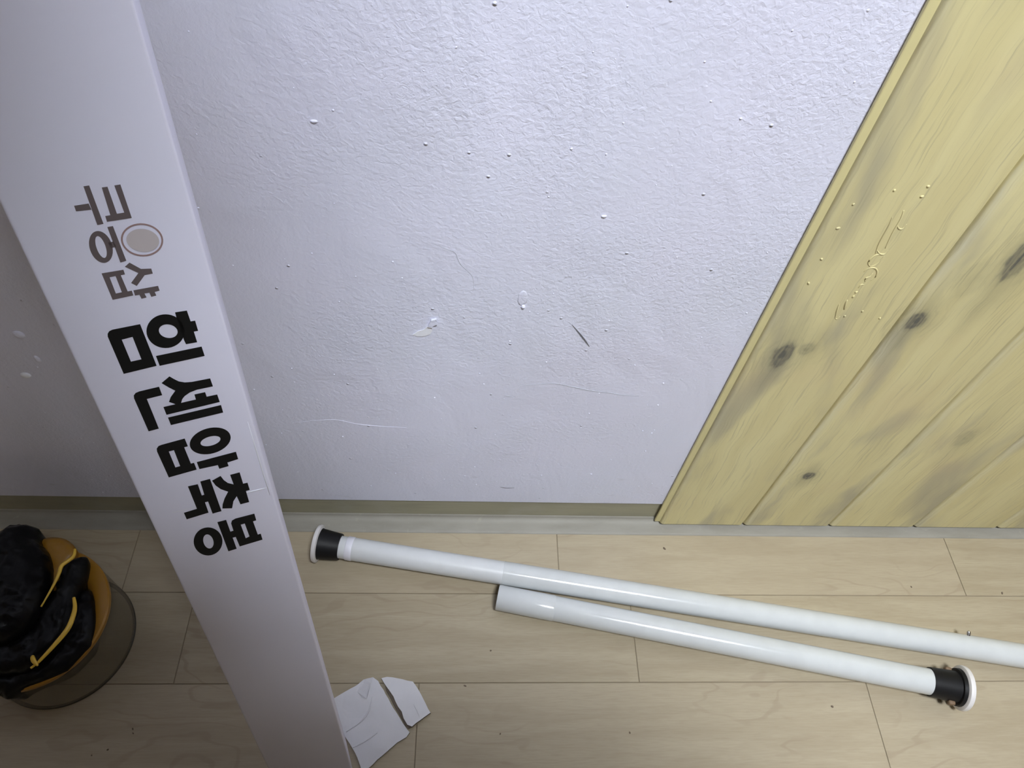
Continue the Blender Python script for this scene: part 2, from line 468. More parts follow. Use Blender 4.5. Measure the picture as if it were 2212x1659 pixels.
# ------------------------------------------------------------------ ceiling lamp
lamp = empty('ceiling_lamp', (LAMP_POS[0], LAMP_POS[1], ZC))
tag(lamp, 'square white ceiling lamp above the room, outside the picture', 'lamp')
hs = LAMP_SIZE / 2
mesh_obj('housing', box_bm(-hs - 0.02, hs + 0.02, -hs - 0.02, hs + 0.02, -0.028, -0.0005, 0.004), M['plastic_white'], lamp)
te = NT('lamp_diffuser')
te.out((0.8, 0.8, 0.8), 0.5, None, Emission_Color=LAMP_COLOR, Emission_Strength=LAMP_STRENGTH)
mesh_obj('diffuser', box_bm(-hs, hs, -hs, hs, -0.036, -0.0285), te.m, lamp)

# ------------------------------------------------------------------ wood-look wall panel
panel = empty('wood_panel', (0.2925, 0, 0.008))
tag(panel, 'yellow pine-look foam board panel stuck on the right of the white wall', 'wall panel')
PX0, PZ0, PZ1, BW, NB = 0.2925, 0.0085, 1.15, 0.1358, 8
def rel(o, parent):
    o.matrix_parent_inverse = Matrix.Translation(-parent.location)
    return o
rel(mesh_obj('backing', box_bm(PX0, PX0 + BW * NB, -0.0042, -0.0006, PZ0 + 0.0006, PZ1, 0.0012, 2), M['foam'], panel), panel)
def board_bm(x0, x1, z0, z1):
    # rounded front section in x, running in z
    prof = []
    rr = 0.0050
    for k in range(5):
        a = math.pi / 2 * k / 4
        prof.append((x0 + rr - rr * math.cos(a), -0.0042 - 0.0048 * math.sin(a)))
    for k in range(5):
        a = math.pi / 2 * k / 4
        prof.append((x1 - 0.0030 + 0.0030 * math.sin(a), -0.0042 - 0.0048 * math.cos(a)))
    bm = bmesh.new()
    zs = [(z0, 0.35), (z0 + 0.0022, 1.0), (z1 - 0.002, 1.0), (z1, 0.35)]
    rows = []
    for z, s in zs:
        rows.append([bm.verts.new((x, -0.0040 + (y + 0.0040) * s, z)) for x, y in prof])
    n = len(prof)
    for i in range(len(rows) - 1):
        for k in range(n - 1):
            bm.faces.new((rows[i][k], rows[i][k + 1], rows[i + 1][k + 1], rows[i + 1][k]))
    bm.faces.new(rows[0]); bm.faces.new(list(reversed(rows[-1])))
    bm.faces.new([r[0] for r in rows][::-1] + [r[-1] for r in rows])
    bmesh.ops.recalc_face_normals(bm, faces=bm.faces)
    return bm
for k in range(NB):
    x0 = PX0 + BW * k + (0.0078 if k == 0 else 0.0022)
    x1 = PX0 + BW * (k + 1) - 0.0006
    b = mesh_obj('board', board_bm(x0, x1, PZ0, PZ1), M['panel'], panel)
    shade_auto(rel(b, panel), 30)
    if k == 0:
        board0 = b
# raised embossing on the first board
def emboss(pts, r):
    path = smooth_path([(x, -0.0089, z) for x, z in pts], 5)
    n = len(path)
    o = mesh_obj('embossing', tube_bm(path, [r * (0.5 + 0.5 * math.sin(math.pi * i / (n - 1))) for i in range(n)], 6), M['panel'], board0, True)
    return o

EMBOSS = [
[(0.363, 0.6085), (0.3669, 0.604), (0.3704, 0.6039), (0.3713, 0.6089)],
[(0.3594, 0.5791), (0.3649, 0.5743), (0.3691, 0.5742), (0.3704, 0.5789)],
[(0.3639, 0.558), (0.3602, 0.5622), (0.3595, 0.5671), (0.3618, 0.5724), (0.3674, 0.5741)],
[(0.3639, 0.558), (0.3675, 0.5607), (0.3696, 0.5663), (0.3699, 0.5719)],
[(0.3612, 0.5515), (0.3635, 0.5561), (0.3688, 0.5568), (0.3734, 0.5524), (0.3749, 0.5457), (0.3732, 0.5404)],
[(0.3682, 0.539), (0.3668, 0.5434), (0.3698, 0.5461), (0.3702, 0.5503)],
[(0.3658, 0.5305), (0.3663, 0.5349), (0.3694, 0.535)],
[(0.3656, 0.5239), (0.3671, 0.5261)],
[(0.3662, 0.5178), (0.3665, 0.5203)],
[(0.355, 0.6163), (0.3568, 0.6052), (0.3582, 0.5865), (0.3609, 0.5741)],
[(0.3609, 0.6236), (0.3631, 0.6146), (0.364, 0.5988), (0.3665, 0.5807)],
[(0.3628, 0.4868), (0.3599, 0.4966), (0.3572, 0.5083)],
[(0.3628, 0.4868), (0.3652, 0.4865), (0.3658, 0.4903)],
[(0.3658, 0.5002), (0.3626, 0.5139)],
[(0.367, 0.6384), (0.3701, 0.6386)],
[(0.3669, 0.649), (0.3697, 0.6484)],
[(0.3416, 0.6436), (0.3436, 0.6433)],
[(0.3148, 0.6281), (0.3164, 0.6274)],
[(0.3143, 0.5664), (0.3162, 0.5647)],
[(0.3152, 0.5361), (0.3171, 0.5332)],
[(0.3125, 0.6013), (0.316, 0.6023)],
[(0.3842, 0.4995), (0.3858, 0.4982)],
[(0.4063, 0.4899), (0.4083, 0.4889)],
[(0.3698, 0.4916), (0.3717, 0.4906)],
]
GREY_STROKES=[[(-42.56,773.21),(-40.07,773.26),(-40.16,752.98),(-42.98,752.84)],
 [(-49.54,764.27),(-43.13,764.43),(-42.93,761.19),(-49.59,761.36)],
 [(-35.19,771.5),(-32.68,771.5),(-32.82,757.26),(-29.49,757.33),(-29.64,771.69),(-26.92,771.82),(-27.03,753.99),(-38.35,753.81),(-38.19,756.92),(-35.87,756.98)],
 [(-39.06,751.05),(-36.48,751.12),(-36.23,731.18),(-39.18,730.71)],
 [(-41.31,742.65),(-38.58,742.92),(-38.44,739.71),(-41.32,739.47)],
 [(-37.94,727.89),(-35.13,729.84),(-30.95,725.19),(-26.19,724.41),(-26.27,721.33),(-30.29,721.2),(-35.7,715.64),(-37.84,717.94),(-32.83,723.02)],
 [(-38.04,713.38),(-25.8,713.55),(-25.85,710.48),(-28.42,710.25),(-28.19,707.83),(-30.82,707.61),(-31.02,710.29),(-33.44,710.35),(-33.14,707.73),(-35.7,707.49),(-35.99,710.12),(-38.17,710.07)]]
GREY_RINGS=[([(-45.27,732.02),(-46.09,731.95),(-46.89,732.1),(-47.64,732.47),(-48.32,733.05),(-48.92,733.82),(-49.42,734.77),(-49.82,735.87),(-50.09,737.09),(-50.24,738.4),(-50.26,739.76),(-50.16,741.15),(-49.93,742.53),(-49.59,743.86),(-49.13,745.12),(-48.58,746.27),(-47.95,747.29),(-47.25,748.16),(-46.5,748.84),(-45.71,749.34),(-44.91,749.63),(-44.11,749.72),(-43.34,749.59),(-42.61,749.25),(-41.93,748.71),(-41.33,747.98),(-40.82,747.07),(-40.41,746.01),(-40.11,744.83),(-39.94,743.54),(-39.89,742.18),(-39.97,740.78),(-40.18,739.39),(-40.51,738.02),(-40.95,736.72),(-41.5,735.53),(-42.14,734.47),(-42.86,733.56),(-43.63,732.84),(-44.44,732.33)],
  [(-45.19,734.69),(-45.51,734.69),(-45.83,734.85),(-46.12,735.15),(-46.39,735.6),(-46.63,736.18),(-46.82,736.88),(-46.97,737.67),(-47.08,738.54),(-47.13,739.46),(-47.13,740.42),(-47.08,741.39),(-46.99,742.34),(-46.84,743.25),(-46.65,744.1),(-46.43,744.87),(-46.17,745.55),(-45.88,746.11),(-45.58,746.54),(-45.26,746.83),(-44.94,746.98),(-44.62,746.98),(-44.31,746.84),(-44.02,746.55),(-43.75,746.12),(-43.52,745.56),(-43.32,744.88),(-43.16,744.11),(-43.05,743.26),(-42.99,742.34),(-42.98,741.39),(-43.03,740.42),(-43.12,739.46),(-43.26,738.53),(-43.44,737.66),(-43.67,736.87),(-43.93,736.17),(-44.22,735.59),(-44.53,735.15),(-44.86,734.84)]),
 ([(-49.38,726.28),(-39.04,726.35),(-39.13,723.51),(-41.16,723.42),(-40.81,713.33),(-38.82,713.35),(-38.91,710.37),(-49.15,709.88)],
  [(-46.5,723.33),(-43.63,723.49),(-43.63,713.42),(-46.56,713.28)])]
BLACK_STROKES=[[(-22.03,695.28),(-15.91,695.06),(-15.75,687.56),(-13.4,687.54),(-13.47,680.33),(-15.8,680.35),(-15.84,672.75),(-21.87,672.87),(-22.18,675.72),(-22.14,692.23)],
 [(-39.05,668.89),(-14.28,669.16),(-14.23,662.09),(-39,661.56)],
 [(-41.39,649.01),(-36.06,652.68),(-34.33,650.22),(-32.21,647.62),(-29.26,645.96),(-25.48,645.23),(-15.15,644.98),(-15.02,638.48),(-24.25,638.58),(-28.48,637.67),(-31.8,635.84),(-33.69,633.96),(-35.2,630.96),(-38.14,631.07),(-41.27,633.88),(-39.34,637.36),(-35.79,641.29),(-38.53,644.76)],
 [(-45.15,630.98),(-26.58,631.32),(-26.45,635.41),(-20.27,635.4),(-20.22,631.66),(-14.13,631.61),(-14.01,625.27),(-45.12,624.45)],
 [(-44.94,622.1),(-13.87,622.67),(-13.98,616.23),(-44.9,615.64)],
 [(-43.37,646.77),(-43.39,640.08),(-51.98,639.69),(-52,615.02),(-57.92,614.71),(-58.26,642.05),(-57.78,644.29),(-56.36,645.83),(-54.3,646.38)],
 [(-38.54,579.7),(-13.84,580.41),(-13.85,573.31),(-20.96,572.54),(-20.88,569.05),(-26.93,568.69),(-27.06,572.4),(-38.5,572.87)],
 [(-33.71,559.48),(-27.69,561.86),(-26.59,557.14),(-24.77,553.52),(-21.6,550.78),(-21.79,560.65),(-15.55,560.75),(-15.64,549.11),(-12.78,549),(-12.77,541.36),(-15.36,541.25),(-15.57,529.36),(-21.51,529.47),(-22.14,538.48),(-25.23,534.36),(-27.54,527.65),(-33.57,530.05),(-32.46,534.17),(-29.93,539.6),(-26.47,545.09),(-30.29,549.3),(-32.53,553.86)],
 [(-48.91,559.81),(-42.77,559.56),(-42.95,548.05),(-41.32,548.1),(-40.72,561.47),(-34.49,561.62),(-34.64,527.64),(-40.64,527.51),(-40.6,540.58),(-42.61,540.69),(-42.83,529.58),(-57.42,528.66),(-57.46,535.8),(-48.87,536.38)]]
BLACK_RINGS=[([(-20.37,681.86),(-20.93,680.13),(-21.72,678.49),(-22.71,676.99),(-23.88,675.67),(-25.21,674.56),(-26.65,673.7),(-28.17,673.1),(-29.74,672.77),(-31.3,672.74),(-32.82,673),(-34.27,673.53),(-35.59,674.33),(-36.77,675.38),(-37.77,676.63),(-38.57,678.07),(-39.14,679.65),(-39.49,681.34),(-39.6,683.09),(-39.46,684.85),(-39.1,686.6),(-38.51,688.27),(-37.71,689.84),(-36.73,691.28),(-35.58,692.53),(-34.3,693.59),(-32.91,694.42),(-31.44,695),(-29.94,695.32),(-28.43,695.38),(-26.95,695.16),(-25.53,694.68),(-24.22,693.95),(-23.03,692.97),(-22.01,691.78),(-21.17,690.4),(-20.54,688.85),(-20.14,687.19),(-19.97,685.44),(-20.05,683.65)],
  [(-24.18,681.67),(-24.51,681.03),(-24.93,680.46),(-25.44,679.98),(-26.02,679.59),(-26.67,679.32),(-27.37,679.15),(-28.09,679.11),(-28.82,679.18),(-29.54,679.38),(-30.24,679.68),(-30.89,680.09),(-31.48,680.59),(-32,681.17),(-32.42,681.82),(-32.76,682.52),(-32.98,683.25),(-33.1,684),(-33.1,684.74),(-32.99,685.46),(-32.77,686.14),(-32.45,686.76),(-32.03,687.32),(-31.52,687.79),(-30.94,688.17),(-30.31,688.44),(-29.63,688.6),(-28.92,688.65),(-28.2,688.58),(-27.48,688.4),(-26.79,688.11),(-26.14,687.72),(-25.55,687.23),(-25.03,686.66),(-24.59,686.01),(-24.25,685.32),(-24.01,684.59),(-23.88,683.84),(-23.87,683.09),(-23.97,682.36)]),
 ([(-40.85,691.86),(-40.5,661.98),(-58.23,661.03),(-58.34,687.69),(-57.8,689.61),(-56.57,691.01),(-54.8,691.59)],
  [(-52.38,684.07),(-46.77,684.58),(-46.77,668.58),(-52.28,668.42)]),
 ([(-14.02,595.77),(-14.23,594),(-14.75,592.26),(-15.57,590.59),(-16.67,589.02),(-18.02,587.61),(-19.59,586.38),(-21.34,585.38),(-23.21,584.62),(-25.17,584.13),(-27.17,583.91),(-29.14,583.98),(-31.05,584.33),(-32.84,584.95),(-34.46,585.82),(-35.88,586.92),(-37.07,588.22),(-37.99,589.68),(-38.63,591.27),(-38.97,592.95),(-39.01,594.68),(-38.74,596.42),(-38.18,598.11),(-37.34,599.73),(-36.24,601.24),(-34.92,602.59),(-33.39,603.77),(-31.7,604.73),(-29.89,605.47),(-27.99,605.96),(-26.06,606.19),(-24.14,606.15),(-22.27,605.85),(-20.51,605.28),(-18.88,604.47),(-17.43,603.43),(-16.21,602.18),(-15.23,600.76),(-14.52,599.19),(-14.12,597.51)],
  [(-20.35,595.25),(-20.45,594.63),(-20.7,594.01),(-21.09,593.41),(-21.62,592.86),(-22.27,592.35),(-23.02,591.92),(-23.86,591.55),(-24.76,591.27),(-25.71,591.09),(-26.67,591),(-27.63,591.01),(-28.56,591.12),(-29.43,591.32),(-30.23,591.62),(-30.94,591.99),(-31.53,592.44),(-32,592.95),(-32.33,593.52),(-32.52,594.11),(-32.56,594.73),(-32.45,595.35),(-32.19,595.96),(-31.79,596.55),(-31.27,597.09),(-30.63,597.59),(-29.88,598.02),(-29.05,598.38),(-28.16,598.66),(-27.23,598.84),(-26.28,598.93),(-25.33,598.93),(-24.41,598.83),(-23.54,598.63),(-22.74,598.35),(-22.03,597.98),(-21.42,597.53),(-20.94,597.03),(-20.6,596.47),(-20.4,595.87)]),
 ([(-40.29,602.26),(-40.15,595.09),(-42.41,594.99),(-42.15,579.62),(-40.22,579.66),(-40.15,573.02),(-57.55,572.18),(-57.99,596.81),(-57.48,599.36),(-55.96,601.07),(-54.09,601.48)],
  [(-51.69,594.5),(-48.63,594.58),(-48.69,579.71),(-51.6,579.58)]),
 ([(-39.74,517.55),(-33.82,517.5),(-33.8,503.93),(-31.69,504.01),(-31.49,512.43),(-30.35,515.14),(-27.71,516.24),(-14.67,516.04),(-14.77,508.35),(-17.12,508.24),(-16.79,492.38),(-14.68,492.48),(-14.73,485.29),(-31.26,484.84),(-31.64,496.6),(-33.75,496.64),(-33.75,483.21),(-39.72,483.04)],
  [(-25.69,508.28),(-22.89,508.29),(-22.65,492.96),(-25.47,492.11)]),
 ([(-41.11,495.7),(-41.75,493.36),(-42.6,491.18),(-43.64,489.21),(-44.85,487.5),(-46.19,486.11),(-47.62,485.06),(-49.12,484.38),(-50.65,484.1),(-52.15,484.21),(-53.6,484.72),(-54.95,485.61),(-56.18,486.86),(-57.25,488.42),(-58.13,490.27),(-58.81,492.34),(-59.27,494.59),(-59.5,496.96),(-59.49,499.39),(-59.26,501.81),(-58.8,504.18),(-58.13,506.44),(-57.27,508.53),(-56.24,510.4),(-55.06,512.01),(-53.76,513.34),(-52.38,514.33),(-50.93,514.98),(-49.47,515.27),(-48.02,515.19),(-46.62,514.74),(-45.29,513.93),(-44.07,512.78),(-42.99,511.31),(-42.08,509.56),(-41.36,507.56),(-40.85,505.37),(-40.57,503.03),(-40.51,500.59),(-40.69,498.13)],
  [(-50.19,491.84),(-50.71,491.9),(-51.2,492.16),(-51.66,492.62),(-52.08,493.25),(-52.44,494.05),(-52.73,494.99),(-52.95,496.05),(-53.1,497.2),(-53.16,498.41),(-53.15,499.66),(-53.05,500.9),(-52.88,502.12),(-52.63,503.29),(-52.31,504.36),(-51.94,505.33),(-51.52,506.16),(-51.05,506.83),(-50.56,507.34),(-50.05,507.67),(-49.54,507.8),(-49.03,507.75),(-48.54,507.5),(-48.09,507.06),(-47.68,506.45),(-47.32,505.68),(-47.02,504.76),(-46.79,503.73),(-46.64,502.59),(-46.56,501.39),(-46.57,500.14),(-46.65,498.89),(-46.82,497.65),(-47.06,496.47),(-47.37,495.37),(-47.75,494.38),(-48.18,493.53),(-48.65,492.83),(-49.15,492.31),(-49.67,491.97)])]
EMBLEM_RING=([(-16.62,738.39),(-17.24,737.01),(-18.09,735.74),(-19.12,734.6),(-20.33,733.64),(-21.68,732.86),(-23.14,732.31),(-24.66,731.98),(-26.21,731.88),(-27.75,732.03),(-29.23,732.4),(-30.63,733),(-31.9,733.81),(-33.01,734.8),(-33.94,735.95),(-34.67,737.22),(-35.18,738.59),(-35.45,740.02),(-35.49,741.48),(-35.3,742.92),(-34.87,744.33),(-34.23,745.65),(-33.39,746.87),(-32.37,747.96),(-31.2,748.88),(-29.89,749.62),(-28.49,750.16),(-27.03,750.49),(-25.53,750.6),(-24.04,750.49),(-22.59,750.15),(-21.21,749.6),(-19.94,748.85),(-18.8,747.91),(-17.84,746.81),(-17.06,745.57),(-16.5,744.22),(-16.17,742.78),(-16.08,741.31),(-16.23,739.83)],
 [(-17.45,738.66),(-18.01,737.42),(-18.77,736.28),(-19.71,735.27),(-20.81,734.4),(-22.03,733.71),(-23.35,733.22),(-24.73,732.93),(-26.14,732.85),(-27.54,732.98),(-28.89,733.33),(-30.16,733.87),(-31.32,734.6),(-32.33,735.49),(-33.19,736.52),(-33.86,737.67),(-34.33,738.9),(-34.59,740.19),(-34.63,741.5),(-34.46,742.81),(-34.08,744.07),(-33.51,745.26),(-32.75,746.36),(-31.83,747.33),(-30.76,748.16),(-29.57,748.82),(-28.3,749.31),(-26.96,749.6),(-25.6,749.69),(-24.24,749.58),(-22.91,749.28),(-21.66,748.78),(-20.5,748.09),(-19.46,747.24),(-18.58,746.24),(-17.87,745.12),(-17.36,743.9),(-17.05,742.61),(-16.97,741.28),(-17.1,739.96)])
EMBLEM_DISC=[(-18.55,738.39),(-19.02,737.45),(-19.66,736.6),(-20.45,735.86),(-21.36,735.24),(-22.39,734.77),(-23.49,734.46),(-24.64,734.31),(-25.82,734.33),(-26.99,734.52),(-28.12,734.87),(-29.19,735.37),(-30.16,736.01),(-31.02,736.77),(-31.74,737.63),(-32.31,738.58),(-32.71,739.58),(-32.94,740.61),(-32.98,741.65),(-32.85,742.67),(-32.54,743.65),(-32.06,744.56),(-31.42,745.38),(-30.65,746.1),(-29.76,746.69),(-28.76,747.15),(-27.69,747.46),(-26.57,747.61),(-25.42,747.61),(-24.27,747.44),(-23.16,747.12),(-22.1,746.65),(-21.12,746.04),(-20.25,745.3),(-19.51,744.46),(-18.91,743.52),(-18.48,742.53),(-18.22,741.49),(-18.15,740.44),(-18.26,739.4)]
for pts in EMBOSS:
    emboss(pts, 0.0009 if len(pts) > 2 else 0.0013)

# ------------------------------------------------------------------ tall white carton leaning on the wall
BP = Vector((-0.1218975, -0.3496556, 0.011)); BWd = Vector((0.93780823, 0.34313785, -0.05278885))
BUp = Vector((-0.02728461, 0.22445540, 0.97410551)); BBk = Vector((-0.34607987, 0.91214008, -0.21984495))
BW_, BL_, BD_ = 0.0785, 1.335, 0.050
carton = empty('carton', (0, 0, 0))
carton.matrix_world = Matrix(((BWd.x, BUp.x, -BBk.x, BP.x), (BWd.y, BUp.y, -BBk.y, BP.y), (BWd.z, BUp.z, -BBk.z, BP.z), (0, 0, 0, 1)))
tag(carton, 'tall narrow white carton with big black lettering, leaning against the wall', 'box')
# local axes: x across the face (0 = right edge), y up the box, z out of the face
mesh_obj('body', box_bm(-BW_, 0.0016, 0.0, BL_, -BD_, 0.0, 0.0016, 3), M['box'], carton)
shade_auto(carton.children[0], 60)
def print_mesh(name, strokes, rings, mat, lift=0.00025):
    bm = bmesh.new()
    for st in strokes:
        P = [Vector((x / 1000, y / 1000)) for x, y in st]
        n = len(P)
        v, e, f, *_ = delaunay_2d_cdt(P, [(i, (i + 1) % n) for i in range(n)], [], 1, 1e-7)
        vs = [bm.verts.new((q.x, q.y, lift)) for q in v]
        for t in f:
            bm.faces.new([vs[i] for i in t])
    for o, i in rings:
        P = [Vector((x / 1000, y / 1000)) for x, y in o] + [Vector((x / 1000, y / 1000)) for x, y in i]
        n, m = len(o), len(i)
        E = [(k, (k + 1) % n) for k in range(n)] + [(n + k, n + (k + 1) % m) for k in range(m)]
        v, e, f, *_ = delaunay_2d_cdt(P, E, [], 1, 1e-7)
        vs = [bm.verts.new((q.x, q.y, lift)) for q in v]
        hole = P[n:]
        def inside(q):
            c = False
            for k in range(m):
                a, b = hole[k], hole[(k + 1) % m]
                if (a.y > q.y) != (b.y > q.y) and q.x < (b.x - a.x) * (q.y - a.y) / (b.y - a.y) + a.x: c = not c
            return c
        for t in f:
            cc = sum((v[k] for k in t), Vector((0, 0))) / len(t)
            if not inside(cc): bm.faces.new([vs[k] for k in t])
    bmesh.ops.recalc_face_normals(bm, faces=bm.faces)
    for f in bm.faces:
        if f.normal.z < 0: f.normal_flip()
    return mesh_obj(name, bm, mat, carton)
tag(print_mesh('lettering', BLACK_STROKES, BLACK_RINGS, M['print_black']), 'big bold black lettering')
tag(print_mesh('brand_lettering', GREY_STROKES, GREY_RINGS, M['print_grey']), 'smaller grey-brown lettering')
em = print_mesh('emblem', [], [EMBLEM_RING], M['print_pink']); tag(em, 'thin rose ring round a pale disc')
ed = print_mesh('emblem_disc', [EMBLEM_DISC], [], M['print_pale']); ed.parent = em
def crease(pts, r, mat):
    path = [Vector((x / 1000, y / 1000, z)) for x, y, z in pts]
    return mesh_obj('crease', tube_bm(path, [r * 0.4] + [r] * (len(path) - 2) + [r * 0.4], 6), mat, carton, True)
crease([(-76.5, 538.9, -0.0004), (-62, 538.4, -0.0003), (-50, 538.4, -0.0003), (-42, 538.8, -0.0004)], 0.0004, M['crease'])
crease([(-18.5, 539.0, -0.0003), (-12, 539.2, 0), (-6, 539.0, 0), (-0.5, 538.6, -0.0002)], 0.0005, M['crease'])
crease([(-1.6, 608, -0.0002), (-1.5, 580, 0), (-1.3, 550, 0), (-1.0, 527, -0.0002)], 0.0004, M['crease'])

# ------------------------------------------------------------------ tension rods
def rod_point(p, d, X):
    return Vector(p) + Vector(d) * X
pu, du = (0.0, -0.08381, 0.02522), (1.0, -0.15512, -0.00888)
rod = empty('tension_rod', rod_point(pu, du, -0.2055))
tag(rod, 'long white tension rod nearest the wall, its black-and-white end cap at left', 'rod', 'white tension rods on the floor')
def seg(name, prof, mat, p, d, parent, c0=True, c1=True):
    o = mesh_obj(name, lathe_bm(prof, p, d, 56, c0, c1), mat, parent)
    o.matrix_parent_inverse = Matrix.Translation(-parent.location)
    return shade_auto(o, 40)
L = Vector(du).length
P0 = rod_point(pu, du, -0.2055)
seg('end_pad', [(-0.0005, 0.0240), (0.0, 0.0258), (0.0025, 0.0268), (0.0048, 0.0266), (0.0060, 0.0245)], M['plastic_white'], P0, du, rod)
seg('sleeve', [(0.0058, 0.0222), (0.0075, 0.0215), (0.0340, 0.0187), (0.0350, 0.0183)], M['rubber'], P0, du, rod)
seg('neck', [(0.0345, 0.0158), (0.0450, 0.0158)], M['tube'], P0, du, rod)
seg('collar', [(0.0440, 0.0163), (0.0450, 0.0168), (0.0528, 0.0168), (0.0538, 0.0163)], M['plastic_collar'], P0, du, rod)
seg('inner_tube', [(0.0530, 0.0162), (0.2700, 0.0162)], M['tube'], P0, du, rod)
seg('outer_tube', [(0.2680, 0.0160), (0.2683, 0.0165), (1.18, 0.0165)], M['tube_gloss'], P0, du, rod)
q = rod_point(pu, du, 0.7065)
dirp = Vector((0.10, 0.80, 0.60)).normalized()
seg('lock_pin', [(0.010, 0.0026), (0.0205, 0.0026), (0.0222, 0.0020), (0.0228, 0.0008)], M['steel'], q, dirp, rod)

pl, dl = (0.0, -0.1151, 0.0170), (1.0, -0.20087, 0.0182)
Q0 = rod_point(pl, dl, 0.0520)
rod2 = empty('tension_rod', Q0)
tag(rod2, 'shorter white tension rod in front, black end cap with white pad at right', 'rod', 'white tension rods on the floor')
LL = Vector(dl).length
seg('sleeve_tube', [(0.004, 0.0156), (0.0, 0.0170), (0.0006, 0.0175), (0.0780, 0.0175), (0.0800, 0.0170)], M['tube_gloss'], Q0, dl, rod2, False, True)
seg('tube_opening', [(0.0012, 0.0162), (0.0040, 0.0158)], M['dark_hole'], Q0, dl, rod2)
seg('outer_tube', [(0.0785, 0.0167), (0.0800, 0.0169), (0.5950, 0.0169), (0.6010, 0.0168)], M['tube_gloss'], Q0, dl, rod2)
Q1 = rod_point(pl, dl, 0.6330)
seg('sleeve', [(-0.0050, 0.0176), (-0.0048, 0.0186), (0.0060, 0.0192), (0.0290, 0.0203), (0.0292, 0.0238), (0.0345, 0.0245)], M['rubber'], Q1, dl, rod2)
seg('end_pad', [(0.0338, 0.0255), (0.0350, 0.0283), (0.0375, 0.0290), (0.0405, 0.0284), (0.0418, 0.0258)], M['plastic_white'], Q1, dl, rod2)
for name, ang, ln in (('rubber_tab', 78, 0.0048), ('rubber_tab', 262, 0.0060)):
    d = Vector(dl).normalized(); a = d.cross(Vector((0, 0, 1))).normalized(); b = a.cross(d)
    side = a * -math.sin(math.radians(ang)) * 1.0 + b * 0.15 * (1 if ang < 180 else -0.6)
    side.normalize()
    bm = box_bm(0.0185, 0.0185 + ln, -0.0042, 0.0042, -0.004, 0.004, 0.0018, 2)
    up = d.cross(side)
    mm = Matrix(((side.x, d.x, up.x, 0), (side.y, d.y, up.y, 0), (side.z, d.z, up.z, 0), (0, 0, 0, 1)))
    mm.translation = Q1 + d * 0.0215
    bmesh.ops.transform(bm, matrix=mm, verts=bm.verts)
    bmesh.ops.recalc_face_normals(bm, faces=bm.faces)
    o = mesh_obj(name, bm, M['brown'], rod2, True)
    o.matrix_parent_inverse = Matrix.Translation(-rod2.location)

# ------------------------------------------------------------------ torn card scraps
def slab(name, pts, z0, th, mat, label, cat, tilt=None, seed=1, group=None):
    """flat torn piece: triangulated top with gentle warp, real thickness"""
    rng = random.Random(seed)
    P = []
    n = len(pts)
    for i in range(n):
        a, b = Vector(pts[i]), Vector(pts[(i + 1) % n])
        m = max(1, int((b - a).length / 0.006))
        for k in range(m):
            q = a.lerp(b, k / m)
            if 0 < k: q += Vector((rng.uniform(-1, 1), rng.uniform(-1, 1))) * 0.0005
            P.append(q)
    nb = len(P)
    xs = [p.x for p in P]; ys = [p.y for p in P]
    def inside(q):
        c = False
        for k in range(nb):
            a, b = P[k], P[(k + 1) % nb]
            if (a.y > q.y) != (b.y > q.y) and q.x < (b.x - a.x) * (q.y - a.y) / (b.y - a.y) + a.x: c = not c
        return c
    inner = []
    st = 0.007
    x = min(xs)
    while x < max(xs):
        y = min(ys)
        while y < max(ys):
            q = Vector((x + rng.uniform(-.001, .001), y + rng.uniform(-.001, .001)))
            if inside(q) and min((q - p).length for p in P) > 0.003: inner.append(q)
            y += st
        x += st
    v, e, f, *_ = delaunay_2d_cdt(P + inner, [(k, (k + 1) % nb) for k in range(nb)], [], 1, 1e-7)
    bm = bmesh.new()
    def hz(q):
        w = 0.0012 * noise.noise(Vector((q.x * 38, q.y * 38, seed)))
        return z0 + max(0.0, 0.0008 + w) + (tilt(q) if tilt else 0.0)
    top = [bm.verts.new((q.x, q.y, hz(q) + th)) for q in v]
    bot = [bm.verts.new((q.x, q.y, hz(q))) for q in v]
    for t in f:
        bm.faces.new([top[i] for i in t]); bm.faces.new([bot[i] for i in reversed(t)])
    cnt = {}
    for t in f:
        for i in range(len(t)):
            a, b = t[i], t[(i + 1) % len(t)]
            cnt.setdefault((min(a, b), max(a, b)), []).append((a, b))
    side = []
    for k2, l in cnt.items():
        if len(l) == 1:
            a, b = l[0]
            side.append(bm.faces.new((top[b], top[a], bot[a], bot[b])))
    bmesh.ops.recalc_face_normals(bm, faces=bm.faces)
    for s in side: s.material_index = 1
    o = mesh_obj(name, bm, mat)
    o.data.materials.append(M['kraft'])
    return o
big = slab('card_scrap', [(-0.1611, -0.2548), (-0.1513, -0.2487), (-0.1329, -0.2386), (-0.1236, -0.2306), (-0.1113, -0.2277), (-0.1043, -0.2324), (-0.0933, -0.2489), (-0.0819, -0.2657),
    (-0.0689, -0.2832), (-0.0595, -0.294), (-0.0632, -0.2993), (-0.0743, -0.3055), (-0.0828, -0.3128), (-0.085, -0.3148), (-0.0972, -0.3245), (-0.1065, -0.3335), (-0.113, -0.340), (-0.1165, -0.3330), (-0.1255, -0.316), (-0.148, -0.287), (-0.168, -0.268)],
    0.0, 0.0030, M['scrap'], '', '', lambda q: 0.0022 * max(0.0, noise.noise(Vector((q.x * 26 + 3, q.y * 26, 4.0)))), 3)
tag(big, 'larger torn white card scrap lying beside the foot of the carton', 'card scrap', 'torn white card scraps')
